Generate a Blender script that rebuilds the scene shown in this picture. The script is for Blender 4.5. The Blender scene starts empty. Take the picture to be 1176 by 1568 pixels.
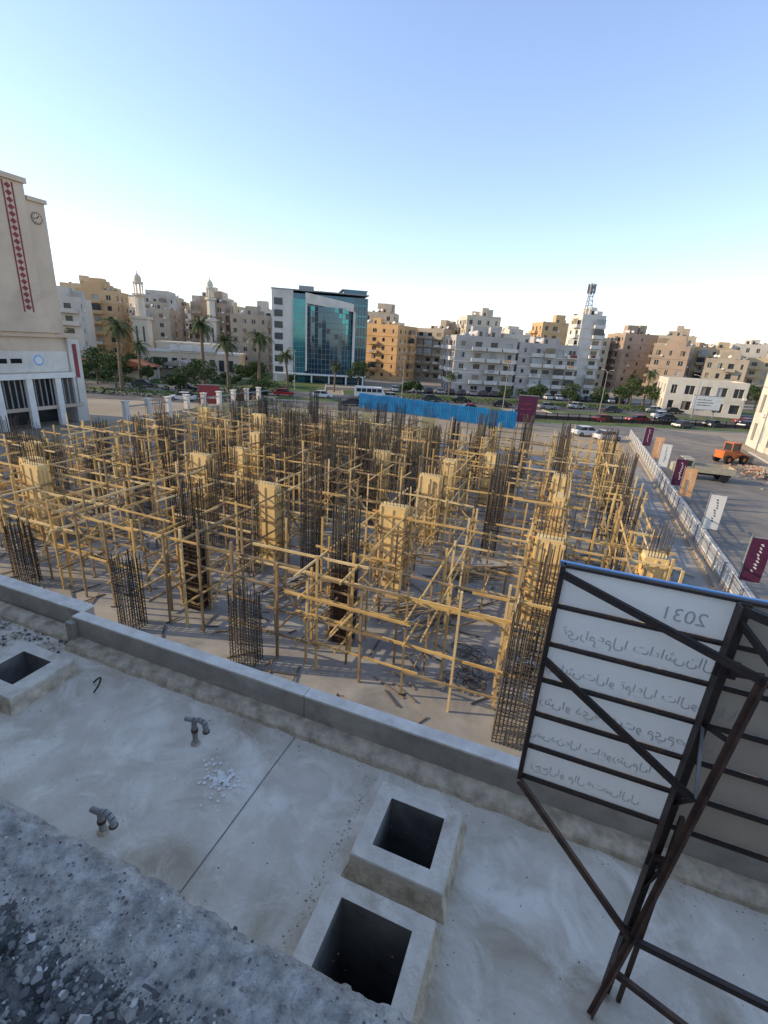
import bpy, math, random
from mathutils import Vector, Matrix, noise
random.seed(7)
rnd=random.random
def U(a,b): return a+(b-a)*random.random()
SITE=math.radians(-20)
cS,sS=math.cos(math.radians(20)),math.sin(math.radians(20))
def S(u,v,z=0): return (u*cS+v*sS, -u*sS+v*cS, z)
scn=bpy.context.scene
scn.view_settings.view_transform='Standard'; scn.view_settings.look='None'; scn.view_settings.exposure=0

# ---------------------------------------------------------------- materials
def mat(name,c1,c2=None,scale=4.0,rough=0.85,bump=0.0,bscale=None,metal=0.0,c3=None,s3=0.4,detail=6,spec=0.3,contrast=(0.35,0.65),t3=(0.5,0.68),c4=None,s4=1.5,t4=(0.55,0.7)):
    m=bpy.data.materials.new(name); m.use_nodes=True; nt=m.node_tree; b=nt.nodes["Principled BSDF"]
    b.inputs["Roughness"].default_value=rough; b.inputs["Metallic"].default_value=metal
    b.inputs["Specular IOR Level"].default_value=spec
    if c2 is None: c2=tuple(x*0.8 for x in c1)
    tc=nt.nodes.new("ShaderNodeTexCoord")
    n=nt.nodes.new("ShaderNodeTexNoise"); n.inputs["Scale"].default_value=scale; n.inputs["Detail"].default_value=detail; n.inputs["Roughness"].default_value=0.6
    nt.links.new(tc.outputs["Object"],n.inputs["Vector"])
    r=nt.nodes.new("ShaderNodeValToRGB"); r.color_ramp.elements[0].position=contrast[0]; r.color_ramp.elements[1].position=contrast[1]
    r.color_ramp.elements[0].color=(*c2,1); r.color_ramp.elements[1].color=(*c1,1)
    nt.links.new(n.outputs["Fac"],r.inputs["Fac"]); col=r.outputs["Color"]
    for cc,ss,tt in ((c3,s3,t3),(c4,s4,t4)):
        if cc is None: continue
        n3=nt.nodes.new("ShaderNodeTexNoise"); n3.inputs["Scale"].default_value=ss; n3.inputs["Detail"].default_value=8; n3.inputs["Roughness"].default_value=0.65
        n3.inputs["Distortion"].default_value=0.6
        mp=nt.nodes.new("ShaderNodeMapping"); mp.inputs["Location"].default_value=(ss*7,ss*3,0)
        nt.links.new(tc.outputs["Object"],mp.inputs["Vector"]); nt.links.new(mp.outputs[0],n3.inputs["Vector"])
        r3=nt.nodes.new("ShaderNodeValToRGB"); r3.color_ramp.elements[0].position=tt[0]; r3.color_ramp.elements[1].position=tt[1]
        nt.links.new(n3.outputs["Fac"],r3.inputs["Fac"])
        mx=nt.nodes.new("ShaderNodeMixRGB"); mx.inputs[2].default_value=(*cc,1)
        nt.links.new(r3.outputs["Color"],mx.inputs[0]); nt.links.new(col,mx.inputs[1]); col=mx.outputs[0]
    nt.links.new(col,b.inputs["Base Color"])
    if bump>0:
        nb=nt.nodes.new("ShaderNodeTexNoise"); nb.inputs["Scale"].default_value=bscale or scale*4; nb.inputs["Detail"].default_value=8
        nt.links.new(tc.outputs["Object"],nb.inputs["Vector"])
        bp=nt.nodes.new("ShaderNodeBump"); bp.inputs["Strength"].default_value=bump; bp.inputs["Distance"].default_value=0.02
        nt.links.new(nb.outputs["Fac"],bp.inputs["Height"]); nt.links.new(bp.outputs["Normal"],b.inputs["Normal"])
    return m
M={}
M['timber']=mat("timber",(0.72,0.49,0.19),(0.50,0.32,0.115),1.3,0.8)
M['timber2']=mat("timber_weathered",(0.38,0.275,0.15),(0.23,0.16,0.085),1.5,0.85)
M['timber3']=mat("timber_pale",(0.80,0.62,0.33),(0.60,0.43,0.2),1.5,0.85)
M['ply']=mat("plywood",(0.86,0.64,0.30),(0.72,0.49,0.20),0.9,0.75)
M['plyred']=mat("film_faced_ply",(0.15,0.08,0.05),(0.09,0.05,0.035),1.2,0.8,spec=.15)
M['rebar']=mat("rusty_rebar",(0.105,0.085,0.065),(0.055,0.045,0.035),3,0.8)
M['conc']=mat("terrace_concrete",(0.69,0.60,0.48),(0.56,0.48,0.375),2.6,0.9,0.5,22,c3=(0.39,0.305,0.205),s3=0.55,detail=12,t3=(0.50,0.66),c4=(0.80,0.715,0.59),s4=1.3,t4=(0.50,0.66))
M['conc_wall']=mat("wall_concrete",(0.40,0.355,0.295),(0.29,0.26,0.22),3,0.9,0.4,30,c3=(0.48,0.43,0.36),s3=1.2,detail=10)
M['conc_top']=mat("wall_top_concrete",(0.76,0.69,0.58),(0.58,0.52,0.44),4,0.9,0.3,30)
M['conc_rough']=mat("kerb_concrete",(0.70,0.58,0.42),(0.37,0.30,0.21),6,0.95,0.9,25,detail=12)
M['ledge_band']=mat("ledge_concrete",(0.54,0.50,0.44),(0.25,0.23,0.20),22,0.95,1.0,90,detail=14)
M['shaft']=mat("shaft_concrete",(0.69,0.61,0.50),(0.55,0.48,0.39),5,0.9,0.4,30,c3=(0.43,0.35,0.26),s3=2.5,detail=10)
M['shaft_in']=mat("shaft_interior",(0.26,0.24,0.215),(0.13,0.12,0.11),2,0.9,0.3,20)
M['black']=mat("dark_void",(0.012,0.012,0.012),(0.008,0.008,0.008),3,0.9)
M['joint']=mat("joint_filler",(0.13,0.115,0.10),(0.22,0.2,0.17),8,0.9)
M['white_splash']=mat("dried_plaster",(0.86,0.82,0.75),(0.74,0.69,0.61),12,0.9)
M['sitefloor']=mat("site_floor_concrete",(0.36,0.34,0.30),(0.22,0.21,0.19),0.5,0.8,0.2,6,c3=(0.32,0.27,0.195),s3=0.11,detail=11,c4=(0.17,0.165,0.15),s4=0.3,t4=(0.50,0.66))
M['ground']=mat("dusty_ground",(0.36,0.295,0.21),(0.26,0.21,0.15),0.1,0.95,detail=10)
M['asphalt']=mat("asphalt",(0.14,0.125,0.11),(0.09,0.082,0.073),0.5,0.85,0.2,20,c3=(0.19,0.165,0.13),s3=0.12,detail=10)
M['asphalt_light']=mat("worn_asphalt",(0.21,0.19,0.16),(0.14,0.125,0.11),0.4,0.85,0.2,20,c3=(0.30,0.25,0.19),s3=0.1,detail=10)
M['paint']=mat("road_paint",(0.6,0.6,0.57),(0.4,0.4,0.38),1,0.8)
M['pave']=mat("paving",(0.42,0.36,0.285),(0.32,0.27,0.21),1,0.9,detail=8)
M['kerb']=mat("kerb_stone",(0.55,0.50,0.43),(0.4,0.37,0.33),2,0.9)
M['grass']=mat("lawn",(0.09,0.135,0.03),(0.055,0.085,0.022),0.4,0.95,c3=(0.19,0.16,0.08),s3=0.2,detail=8)
M['leafd']=mat("foliage_dark",(0.05,0.08,0.025),(0.03,0.048,0.018),0.7,0.9)
M['leafl']=mat("foliage_light",(0.10,0.145,0.04),(0.06,0.095,0.03),0.7,0.9)
M['palm']=mat("palm_frond",(0.13,0.14,0.05),(0.075,0.085,0.03),0.5,0.85)
M['bark']=mat("bark",(0.22,0.16,0.10),(0.12,0.09,0.06),4,0.95)
M['steel']=mat("painted_dark_steel",(0.035,0.028,0.025),(0.055,0.035,0.028),5,0.6,0.2,40,c3=(0.13,0.065,0.035),s3=6,t3=(0.6,0.75))
M['steelrust']=mat("rusty_steel",(0.13,0.075,0.05),(0.065,0.042,0.035),7,0.75,0.3,40)
def translucent(name,c1,c2,fac):
    m=mat(name,c1,c2,1.6,0.6,detail=9); nt=m.node_tree; p=nt.nodes["Principled BSDF"]; o=[n for n in nt.nodes if n.type=='OUTPUT_MATERIAL'][0]
    t=nt.nodes.new("ShaderNodeBsdfTranslucent"); t.inputs[0].default_value=(*c1,1); mx=nt.nodes.new("ShaderNodeMixShader"); mx.inputs[0].default_value=fac
    nt.links.new(p.outputs[0],mx.inputs[1]); nt.links.new(t.outputs[0],mx.inputs[2]); nt.links.new(mx.outputs[0],o.inputs[0]); return m
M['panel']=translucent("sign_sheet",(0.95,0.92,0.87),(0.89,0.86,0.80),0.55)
M['panel_shaded']=translucent("sign_sheet_shaded",(0.62,0.54,0.43),(0.48,0.41,0.33),0.35)  # same sheet right of the post, with its shade put into the beige
M['textgrey']=translucent("show_through_text",(0.70,0.69,0.68),(0.64,0.63,0.62),0.55)
M['bluetrim']=mat("blue_trim",(0.28,0.48,0.75),(0.2,0.38,0.62),2,0.5)
M['bluesheet']=mat("blue_hoarding",(0.015,0.20,0.42),(0.01,0.13,0.30),0.8,0.5)
M['white']=mat("white_paint",(0.78,0.75,0.69),(0.66,0.63,0.57),0.8,0.8)
M['grey']=mat("grey_metal",(0.33,0.32,0.31),(0.22,0.21,0.20),4,0.7)
M['dglass']=mat("window_glass",(0.045,0.05,0.055),(0.025,0.028,0.03),0.5,0.2,spec=0.5)
M['shutter']=mat("shutter",(0.30,0.24,0.17),(0.2,0.15,0.1),0.7,0.8)
M['shutter2']=mat("pale_shutter",(0.42,0.42,0.39),(0.3,0.3,0.28),0.7,0.8)
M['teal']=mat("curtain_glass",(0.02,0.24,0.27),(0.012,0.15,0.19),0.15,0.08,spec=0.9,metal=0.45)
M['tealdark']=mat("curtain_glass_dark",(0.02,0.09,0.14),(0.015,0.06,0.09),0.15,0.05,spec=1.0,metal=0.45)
M['tire']=mat("tyre",(0.02,0.02,0.02),(0.015,0.015,0.015),4,0.9)
M['orange']=mat("orange_paint",(0.60,0.16,0.04),(0.45,0.12,0.03),2,0.5)
M['maroon']=mat("maroon_print",(0.10,0.02,0.055),(0.07,0.015,0.04),2,0.6)
M['redp']=mat("red_pattern",(0.28,0.06,0.06),(0.2,0.045,0.05),2,0.8)
M['peach']=mat("peach_print",(0.76,0.42,0.2),(0.62,0.32,0.14),2,0.6)
M['beigetruck']=mat("beige_truck_paint",(0.46,0.40,0.28),(0.36,0.31,0.22),2,0.6)
M['rubble']=mat("rubble_stone",(0.21,0.20,0.185),(0.08,0.077,0.072),14,0.95,1.0,90,detail=14)
M['st_dark']=mat("stone_dark",(0.12,0.115,0.11),(0.07,0.068,0.065),9,0.95)
M['st_mid']=mat("stone_mid",(0.28,0.265,0.24),(0.18,0.17,0.155),9,0.95)
M['st_lite']=mat("stone_light",(0.58,0.545,0.49),(0.40,0.38,0.34),9,0.95)
M['brick']=mat("bricks",(0.5,0.18,0.08),(0.4,0.14,0.06),2,0.9)
def wallm(name,c): 
    return mat(name,c,tuple(x*0.86 for x in c),0.25,0.9,c3=tuple(x*0.72 for x in c),s3=0.15,detail=10)
WALLS=[wallm("wall_%d"%i,c) for i,c in enumerate([(0.60,0.46,0.28),(0.53,0.44,0.32),(0.66,0.56,0.42),(0.46,0.38,0.28),(0.60,0.40,0.21),(0.60,0.54,0.45),(0.42,0.31,0.22),(0.68,0.61,0.49)])]
W_ORANGE=wallm("wall_orange_stucco",(0.68,0.41,0.19)); W_GREY=wallm("wall_grey_white",(0.48,0.43,0.38)); W_CLOCK=wallm("wall_cream",(0.62,0.49,0.36)); W_WHITE=wallm("wall_white",(0.68,0.63,0.55))

# ---------------------------------------------------------------- mesh builder
class MB:
    def __init__(s): s.v=[]; s.f=[]; s.m=[]; s.mats=[]
    def mi(s,k):
        mt=M[k] if isinstance(k,str) else k
        if mt not in s.mats: s.mats.append(mt)
        return s.mats.index(mt)
    def hexa(s,c,m):
        i=len(s.v); s.v+=c; k=s.mi(m)
        for q in ((3,2,1,0),(4,5,6,7),(0,1,5,4),(1,2,6,5),(2,3,7,6),(3,0,4,7)):
            s.f.append(tuple(i+a for a in q)); s.m.append(k)
    def box(s,x0,x1,y0,y1,z0,z1,m):
        s.hexa([(x0,y0,z0),(x1,y0,z0),(x1,y1,z0),(x0,y1,z0),(x0,y0,z1),(x1,y0,z1),(x1,y1,z1),(x0,y1,z1)],m)
    def beam(s,p,q,w,h,m,up=(0,0,1)):
        p=Vector(p);q=Vector(q);d=(q-p); 
        if d.length<1e-5: return
        d.normalize(); up=Vector(up)
        if abs(d.dot(up))>0.95: up=Vector((0,1,0))
        a=d.cross(up).normalized()*(w/2); b=a.cross(d).normalized()*(h/2)
        s.hexa([tuple(x) for x in (p-a-b,p+a-b,q+a-b,q-a-b,p-a+b,p+a+b,q+a+b,q-a+b)],m)
    def cyl(s,p,q,r1,r2,n,m,cap=True):
        p=Vector(p);q=Vector(q);d=(q-p).normalized(); up=Vector((0,0,1)) if abs(d.z)<0.95 else Vector((0,1,0))
        a=d.cross(up).normalized(); b=a.cross(d).normalized(); i=len(s.v); k=s.mi(m)
        for c,r in ((p,r1),(q,r2)):
            for j in range(n):
                t=2*math.pi*j/n; s.v.append(tuple(c+(a*math.cos(t)+b*math.sin(t))*r))
        for j in range(n):
            s.f.append((i+j,i+(j+1)%n,i+n+(j+1)%n,i+n+j)); s.m.append(k)
        if cap:
            s.f.append(tuple(i+j for j in range(n))[::-1]); s.m.append(k)
            s.f.append(tuple(i+n+j for j in range(n))); s.m.append(k)
    def tube(s,pts,r,n,m):
        for a,b in zip(pts[:-1],pts[1:]): s.cyl(a,b,r,r,n,m)
    def poly(s,pts,m):
        i=len(s.v); s.v+=[tuple(p) for p in pts]; s.f.append(tuple(range(i,i+len(pts)))); s.m.append(s.mi(m))
    def prism(s,prof,y0,y1,m):
        i=len(s.v); n=len(prof); k=s.mi(m)
        for y in (y0,y1):
            s.v+=[(a,y,b) for a,b in prof]
        for j in range(n):
            s.f.append((i+j,i+(j+1)%n,i+n+(j+1)%n,i+n+j)); s.m.append(k)
        s.f.append(tuple(i+j for j in range(n))[::-1]); s.m.append(k); s.f.append(tuple(i+n+j for j in range(n))); s.m.append(k)
    def mesh(s,name):
        me=bpy.data.meshes.new(name); me.from_pydata(s.v,[],s.f)
        for t in s.mats: me.materials.append(t)
        me.polygons.foreach_set("material_index",s.m); me.update(); return me
    def obj(s,name,loc=(0,0,0),rz=0.0,site=False,smooth=False):
        me=s.mesh(name)
        if smooth: me.polygons.foreach_set("use_smooth",[True]*len(me.polygons))
        return place(me,name,loc,SITE if site else rz)
def place(me,name,loc=(0,0,0),rz=0.0,scale=None):
    o=bpy.data.objects.new(name,me); o.location=loc; o.rotation_euler=(0,0,rz)
    if scale: o.scale=scale
    scn.collection.objects.link(o); return o

# ---------------------------------------------------------------- camera
th=math.atan(259/725); roll=math.radians(3.7)
R=Matrix.Rotation(math.radians(90)-th,3,'X')@Matrix.Rotation(roll,3,'Z')
cd=bpy.data.cameras.new("camera"); cd.sensor_fit='VERTICAL'; cd.sensor_height=36; cd.lens=36*725/1568; cd.clip_start=0.05; cd.clip_end=6000
cam=bpy.data.objects.new("camera",cd); cam.matrix_world=Matrix.Translation((0,0,12))@R.to_4x4(); scn.collection.objects.link(cam); scn.camera=cam

# ---------------------------------------------------------------- light
AZ=math.radians(-88); EL=math.radians(22)
w=bpy.data.worlds.new("World"); scn.world=w; w.use_nodes=True; nt=w.node_tree
sky=nt.nodes.new("ShaderNodeTexSky"); sky.sky_type='NISHITA'; sky.sun_disc=False; sky.sun_elevation=EL; sky.sun_rotation=AZ%(2*math.pi)
sky.air_density=1.0; sky.dust_density=0.3; sky.ozone_density=2.2
gm=nt.nodes.new("ShaderNodeGamma"); gm.inputs[1].default_value=0.84
ml=nt.nodes.new("ShaderNodeVectorMath"); ml.operation='MULTIPLY'; ml.inputs[1].default_value=(2.52,2.40,2.55)
nt.links.new(sky.outputs[0],gm.inputs[0]); nt.links.new(gm.outputs[0],ml.inputs[0])
nt.links.new(ml.outputs[0],nt.nodes["Background"].inputs[0]); nt.nodes["Background"].inputs[1].default_value=0.15
sl=bpy.data.lights.new("sun",'SUN'); sl.energy=5.0; sl.angle=math.radians(0.5); sl.color=(1.0,0.80,0.53)
so=bpy.data.objects.new("sun",sl); scn.collection.objects.link(so)
sd=Vector((math.sin(AZ)*math.cos(EL),math.cos(AZ)*math.cos(EL),math.sin(EL)))
so.rotation_euler=sd.to_track_quat('Z','Y').to_euler(); so.location=(-60,0,60)

# ---------------------------------------------------------------- ground and roads
b=MB(); b.poly([(-2500,-500,-0.03),(2500,-500,-0.03),(2500,4500,-0.03),(-2500,4500,-0.03)],'ground'); b.obj("ground")
b=MB(); b.poly([(-45,4.9,0.0),(9.3,4.9,0.0),(9.3,62,0.0),(-45,62,0.0)],'sitefloor'); b.obj("construction_site_floor",site=True)
b=MB(); b.poly([(11.2,-20,0.0),(26,-20,0.0),(26,100,0.0),(11.2,100,0.0)],'asphalt_light'); b.obj("side_street",site=True)
b=MB(); b.poly([(-64,87,0.0),(11.19,87,0.0),(11.19,97,0.0),(-64,97,0.0)],'asphalt_light'); b.obj("service_road",site=True)
b=MB(); b.box(9.6,11.2,-20,86,-0.03,0.13,'pave'); b.box(11.2,11.4,-20,86,-0.03,0.13,'kerb'); b.box(26,26.2,-20,84,-0.03,0.14,'kerb'); b.box(26.2,31,-20,84,-0.03,0.135,'pave'); b.obj("side_street_pavement",site=True)
BO=(30,104,0); BR=math.radians(7)
b=MB(); b.poly([(-300,-12,0.008),(300,-12,0.008),(300,-2.2,0.008),(-300,-2.2,0.008)],'asphalt'); b.poly([(-300,3.2,0.008),(300,3.2,0.008),(300,12.5,0.008),(-300,12.5,0.008)],'asphalt')
b.poly([(-300,23,0.008),(300,23,0.008),(300,30,0.008),(-300,30,0.008)],'asphalt')
for x in range(-200,200,6):
    for y in (-7,8): b.poly([(x,y-.08,0.012),(x+3,y-.08,0.012),(x+3,y+.08,0.012),(x,y+.08,0.012)],'paint')
b.obj("boulevard_road",BO,BR)
b=MB()
for x0,x1 in ((-300,-62),(-54,-6),(4,60),(72,300)):
    b.box(x0,x1,-2.2,3.2,-0.02,0.13,'kerb'); b.box(x0+.2,x1-.2,-2.0,3.0,0.13,0.16,'grass')
b.obj("boulevard_median",BO,BR)
b=MB(); b.box(-40,300,12.5,23,-0.02,0.13,'kerb'); b.box(-39.8,299.8,12.8,22.7,0.13,0.16,'grass')
b.box(-300,300,30,34,-0.02,0.13,'pave'); b.box(-22,50,-17.5,-12.8,-0.02,.13,'kerb'); b.box(-21.8,49.8,-17.3,-13.0,.13,.16,'grass'); b.obj("roadside_verge",BO,BR)
b=MB()
for i in range(34):
    x=-22+i*2.2; b.box(x,x+.12,-12.75,-12.63,0.01,1.5,'black'); b.box(x+.12,x+2.2,-12.72,-12.66,1.3,1.4,'black'); b.box(x+.12,x+2.2,-12.72,-12.66,.2,.9,'steel')
b.obj("boulevard_railing",BO,BR)
b=MB()
for (x0,x1,y0,y1) in ((-130,-76,14,38),(-74,-44,14,40),(-130,-76,42,60),(-74,-44,43,62)):
    b.box(x0,x1,y0,y1,-0.02,0.12,'kerb'); b.box(x0+.4,x1-.4,y0+.4,y1-.4,0.12,0.16,'grass')
b.obj("park_lawn",BO,BR)

# ---------------------------------------------------------------- terrace
b=MB()
holes=[(-1.05,-.45,3.17,3.73),(-1.12,-.45,2.02,2.62),(-7.1,-6.5,3.25,3.8)]
us=sorted({-30,14,*[h[0] for h in holes],*[h[1] for h in holes]}); vs=sorted({-1,4.65,*[h[2] for h in holes],*[h[3] for h in holes]})
for i in range(len(us)-1):
    for j in range(len(vs)-1):
        cu,cv=(us[i]+us[i+1])/2,(vs[j]+vs[j+1])/2
        if any(h[0]<cu<h[1] and h[2]<cv<h[3] for h in holes): continue
        b.poly([(us[i],vs[j],7),(us[i+1],vs[j],7),(us[i+1],vs[j+1],7),(us[i],vs[j+1],7)],'conc')
b.box(-30,14,4.4,4.66,0,6.99,'conc_wall')
for uj in (-2.6,-7.9,2.9):
    pts=[(uj+.004*noise.noise(Vector((0,t*.3,uj))),t*4.28/40) for t in range(41)]
    for p,q in zip(pts[:-1],pts[1:]):
        w_=.006
        b.poly([(p[0]-w_,p[1],7.004),(p[0]+w_,p[1],7.004),(q[0]+w_,q[1],7.004),(q[0]-w_,q[1],7.004)],'joint')
b.obj("concrete_roof_terrace",site=True)
b=MB()
def curbstrip(u0,u1,vf,vw,n):
    k=b.mi('conc_rough'); rows=[]
    for i in range(n+1):
        u=u0+(u1-u0)*i/n; nz=noise.noise(Vector((u*3,0,0)))*.03+noise.noise(Vector((u*14,3,0)))*.02; nh=noise.noise(Vector((u*5,7,0)))*.02
        base=len(b.v)
        b.v+=[(u,vf+nz-.015,7.0),(u,vf+nz,7.06+nh),(u,vf+.04+nz,7.10+nh),(u,vw,7.125+nh*.5)]
        rows.append(base)
    for i in range(n):
        for j in range(3):
            b.f.append((rows[i]+j,rows[i+1]+j,rows[i+1]+j+1,rows[i]+j+1)); b.m.append(k)
curbstrip(-6.9,14,4.28,4.5,500); curbstrip(-30,-6.9,4.42,4.66,300)
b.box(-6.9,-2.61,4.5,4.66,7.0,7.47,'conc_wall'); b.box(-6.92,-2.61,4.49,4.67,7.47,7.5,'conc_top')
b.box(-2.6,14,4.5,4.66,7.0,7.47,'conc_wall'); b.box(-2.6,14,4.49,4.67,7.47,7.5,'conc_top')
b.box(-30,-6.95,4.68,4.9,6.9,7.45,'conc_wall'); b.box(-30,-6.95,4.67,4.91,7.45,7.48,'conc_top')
b.box(-6.98,-6.84,4.4,4.49,7.0,7.42,'conc_wall')
b.obj("low_parapet_wall",site=True)
def shaft(u0,u1,v0,v1,h,hole,fl=.06):
    b=MB(); z=7+h; hu0,hu1,hv0,hv1=hole
    ou=[(u0-fl,v0-fl),(u1+fl,v0-fl),(u1+fl,v1+fl),(u0-fl,v1+fl)]; ot=[(u0,v0),(u1,v0),(u1,v1),(u0,v1)]; it=[(hu0,hv0),(hu1,hv0),(hu1,hv1),(hu0,hv1)]
    for i in range(4):
        j=(i+1)%4
        n=26
        for a in range(n):
            t0,t1=a/n,(a+1)/n
            def P_(t): 
                o0,o1=ou[i],ou[j]; x=o0[0]+(o1[0]-o0[0])*t; y=o0[1]+(o1[1]-o0[1])*t; d=.03*noise.noise(Vector((x*9,y*9,0))) if 0<t<1 else 0
                return (x+d,y+d,7.0)
            def Q_(t): 
                o0,o1=ot[i],ot[j]; x=o0[0]+(o1[0]-o0[0])*t; y=o0[1]+(o1[1]-o0[1])*t
                return (x,y,z-.1+(.02*noise.noise(Vector((x*11,y*11,3))) if 0<t<1 else 0))
            b.poly([P_(t0),P_(t1),Q_(t1),Q_(t0)],'conc_rough')
        b.poly([(*ot[i],z-.125),(*ot[j],z-.125),(*ot[j],z-.012),(*ot[i],z-.012)],'shaft')
        c=.01; cx,cy=(u0+u1)/2,(v0+v1)/2
        ins=lambda p:(p[0]+(c if p[0]<cx else -c),p[1]+(c if p[1]<cy else -c))
        b.poly([(*ot[i],z-.012),(*ot[j],z-.012),(*ins(ot[j]),z),(*ins(ot[i]),z)],'shaft')
        b.poly([(*ins(ot[i]),z),(*ins(ot[j]),z),(*it[j],z),(*it[i],z)],'shaft')
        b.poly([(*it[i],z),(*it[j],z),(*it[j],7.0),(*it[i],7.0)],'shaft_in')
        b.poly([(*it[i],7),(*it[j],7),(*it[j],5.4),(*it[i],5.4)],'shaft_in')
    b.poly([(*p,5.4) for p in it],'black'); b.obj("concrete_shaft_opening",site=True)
shaft(-1.22,-.28,3.0,3.9,.28,holes[0]); shaft(-1.3,-.28,1.85,2.78,.28,holes[1]); shaft(-7.4,-6.25,3.05,3.98,.22,holes[2])
def gooseneck(u,v,rot,h=.36):
    b=MB(); c,s=math.cos(rot),math.sin(rot); pts=[(u,v,7.0),(u,v,7+h*.75)]
    for i in range(7):
        t=math.pi*i/6; r=.085; pts.append((u+c*(r-r*math.cos(t)),v+s*(r-r*math.cos(t)),7+h*.75+r*math.sin(t)))
    pts.append((u+c*.17,v+s*.17,7+h*.6)); b.tube(pts,.034,12,'grey'); b.cyl((u,v,7),(u,v,7.03),.065,.05,10,'conc_rough')
    b.cyl((u,v,7+h*.45),(u,v,7+h*.55),.044,.044,12,'steelrust'); b.cyl((u-c*.12,v-s*.12,7+h*.86),(u,v,7+h*.90),.03,.032,10,'grey')
    b.cyl((u+c*.17,v+s*.17,7+h*.6),(u+c*.17,v+s*.17,7+h*.55),.044,.044,12,'steelrust')
    b.obj("gooseneck_vent_pipe",site=True,smooth=False)
gooseneck(-3.7,3.65,.1,.42); gooseneck(-3.75,2.35,.0,.3)
b=MB(); b.tube([(-5.8+.35*math.sin(t*.35)*.8,3.9-.05*t*.4,7.02+.22*math.sin(t*.45)) for t in range(8)],.014,6,'rebar'); b.obj("bent_rebar_stub",site=True)
b=MB()
for i in range(170):
    a=U(0,6.28); r=abs(random.gauss(0,.17)); cu,cv=-3.05+r*math.cos(a)*1.3,3.35+r*math.sin(a); q=U(.003,.03)*(1.3-r*2 if r<.5 else .3); q=max(q,.003)
    b.poly([(cu+q*U(.6,1.2)*math.cos(t*.9),cv+q*U(.6,1.2)*math.sin(t*.9),7.004+i*.0001) for t in range(7)],'white_splash')
b.obj("plaster_splash",site=True)
b=MB()
def stone(b,x,y,z,r,m):
    i=len(b.v); k=b.mi(m)
    pts=[(0,0,1),(0,0,-1)]+[(math.cos(t*math.pi/2.5),math.sin(t*math.pi/2.5),U(-.3,.3)) for t in range(5)]
    sx,sy,sz=U(.6,1.2),U(.6,1.2),U(.4,.9)
    for p in pts: b.v.append((x+p[0]*r*sx*U(.75,1.15),y+p[1]*r*sy*U(.75,1.15),z+p[2]*r*sz*U(.7,1.1)))
    for t in range(5):
        b.f.append((i,i+2+t,i+2+(t+1)%5)); b.f.append((i+1,i+2+(t+1)%5,i+2+t)); b.m+=[k,k]
for i in range(1300): stone(b,U(-12,5),U(1,4.3) if rnd()<.5 else 4.3-abs(random.gauss(0,.12)),7.0,U(.003,.011),random.choice(('st_dark','st_mid','conc_rough')))
for i in range(300): stone(b,U(-9,-6.9),U(3.9,4.5),7.02,U(.01,.035),random.choice(('conc_rough','st_dark','st_mid')))
for i in range(200): stone(b,-1.44+random.gauss(0,.035),U(1.9,4.0),7.0,U(.003,.013),random.choice(('conc_rough','shutter')))
b.obj("loose_debris",site=True)

# ---------------------------------------------------------------- rubble ledge
b=MB(); nu,nv=420,170; u0,u1,v0,v1=-1.9,.5,-.55,.47
k1=b.mi('rubble'); k2=b.mi('ledge_band')
def lh(u,v):
    e=.45+.018*noise.noise(Vector((u*4,1,0)))+.010*noise.noise(Vector((u*17,5,0)))
    dd=e-v; band=min(1,max(0,(dd-.06)/.14))
    z=11.0+.010*noise.noise(Vector((u*9,v*9,0)))+band*(.022*noise.noise(Vector((u*20,v*20,2)))+.016*noise.noise(Vector((u*48,v*48,4)))-.018)
    z+=.006*noise.noise(Vector((u*75,v*75,0)))+.003*noise.noise(Vector((u*170,v*170,0)))
    if dd<.03: z-=(.03-dd)*.7
    return z,dd
for j in range(nv+1):
    for i in range(nu+1):
        u=u0+(u1-u0)*i/nu; v=v0+(v1-v0)*j/nv; z,dd=lh(u,v)
        if dd<0: z=11-.04+dd*9; v=v+dd*.8
        b.v.append((u,v,z))
for j in range(nv):
    for i in range(nu):
        a=j*(nu+1)+i; b.f.append((a,a+1,a+nu+2,a+nu+1))
        u=u0+(u1-u0)*i/nu; v=v0+(v1-v0)*j/nv
        b.m.append(k2 if v>.30+.07*noise.noise(Vector((u*5,v*5,9)))+.06*noise.noise(Vector((u*30,v*30,9))) else k1)
b.obj("ledge",site=True,smooth=True).name="rubble_covered_ledge"
b=MB()
for i in range(15000):
    u=U(-1.6,.35); v=.33-abs(random.gauss(0,.27)); 
    if rnd()<.07: v=U(.28,.44)
    if v<-.5: continue
    z,_=lh(u,v); r=min(.026,.0016+abs(random.gauss(0,.0038))); 
    if v>.30: r*=.45
    q=rnd(); stone(b,u,v,z+r*.15,r,'st_dark' if q<.50 else 'st_mid' if q<.91 else 'st_lite')
b.obj("gravel",site=True)
b=MB(); b.box(-30,-1.9,-12,.42,0,11,'conc_wall'); b.box(-1.9,.5,-12,-.55,0,11.0,'conc_wall'); b.box(.5,14,-12,.42,0,11,'conc_wall'); b.box(-1.9,.5,-.55,.40,0,10.8,'conc_wall')
b.obj("viewpoint_building",site=True)

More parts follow.
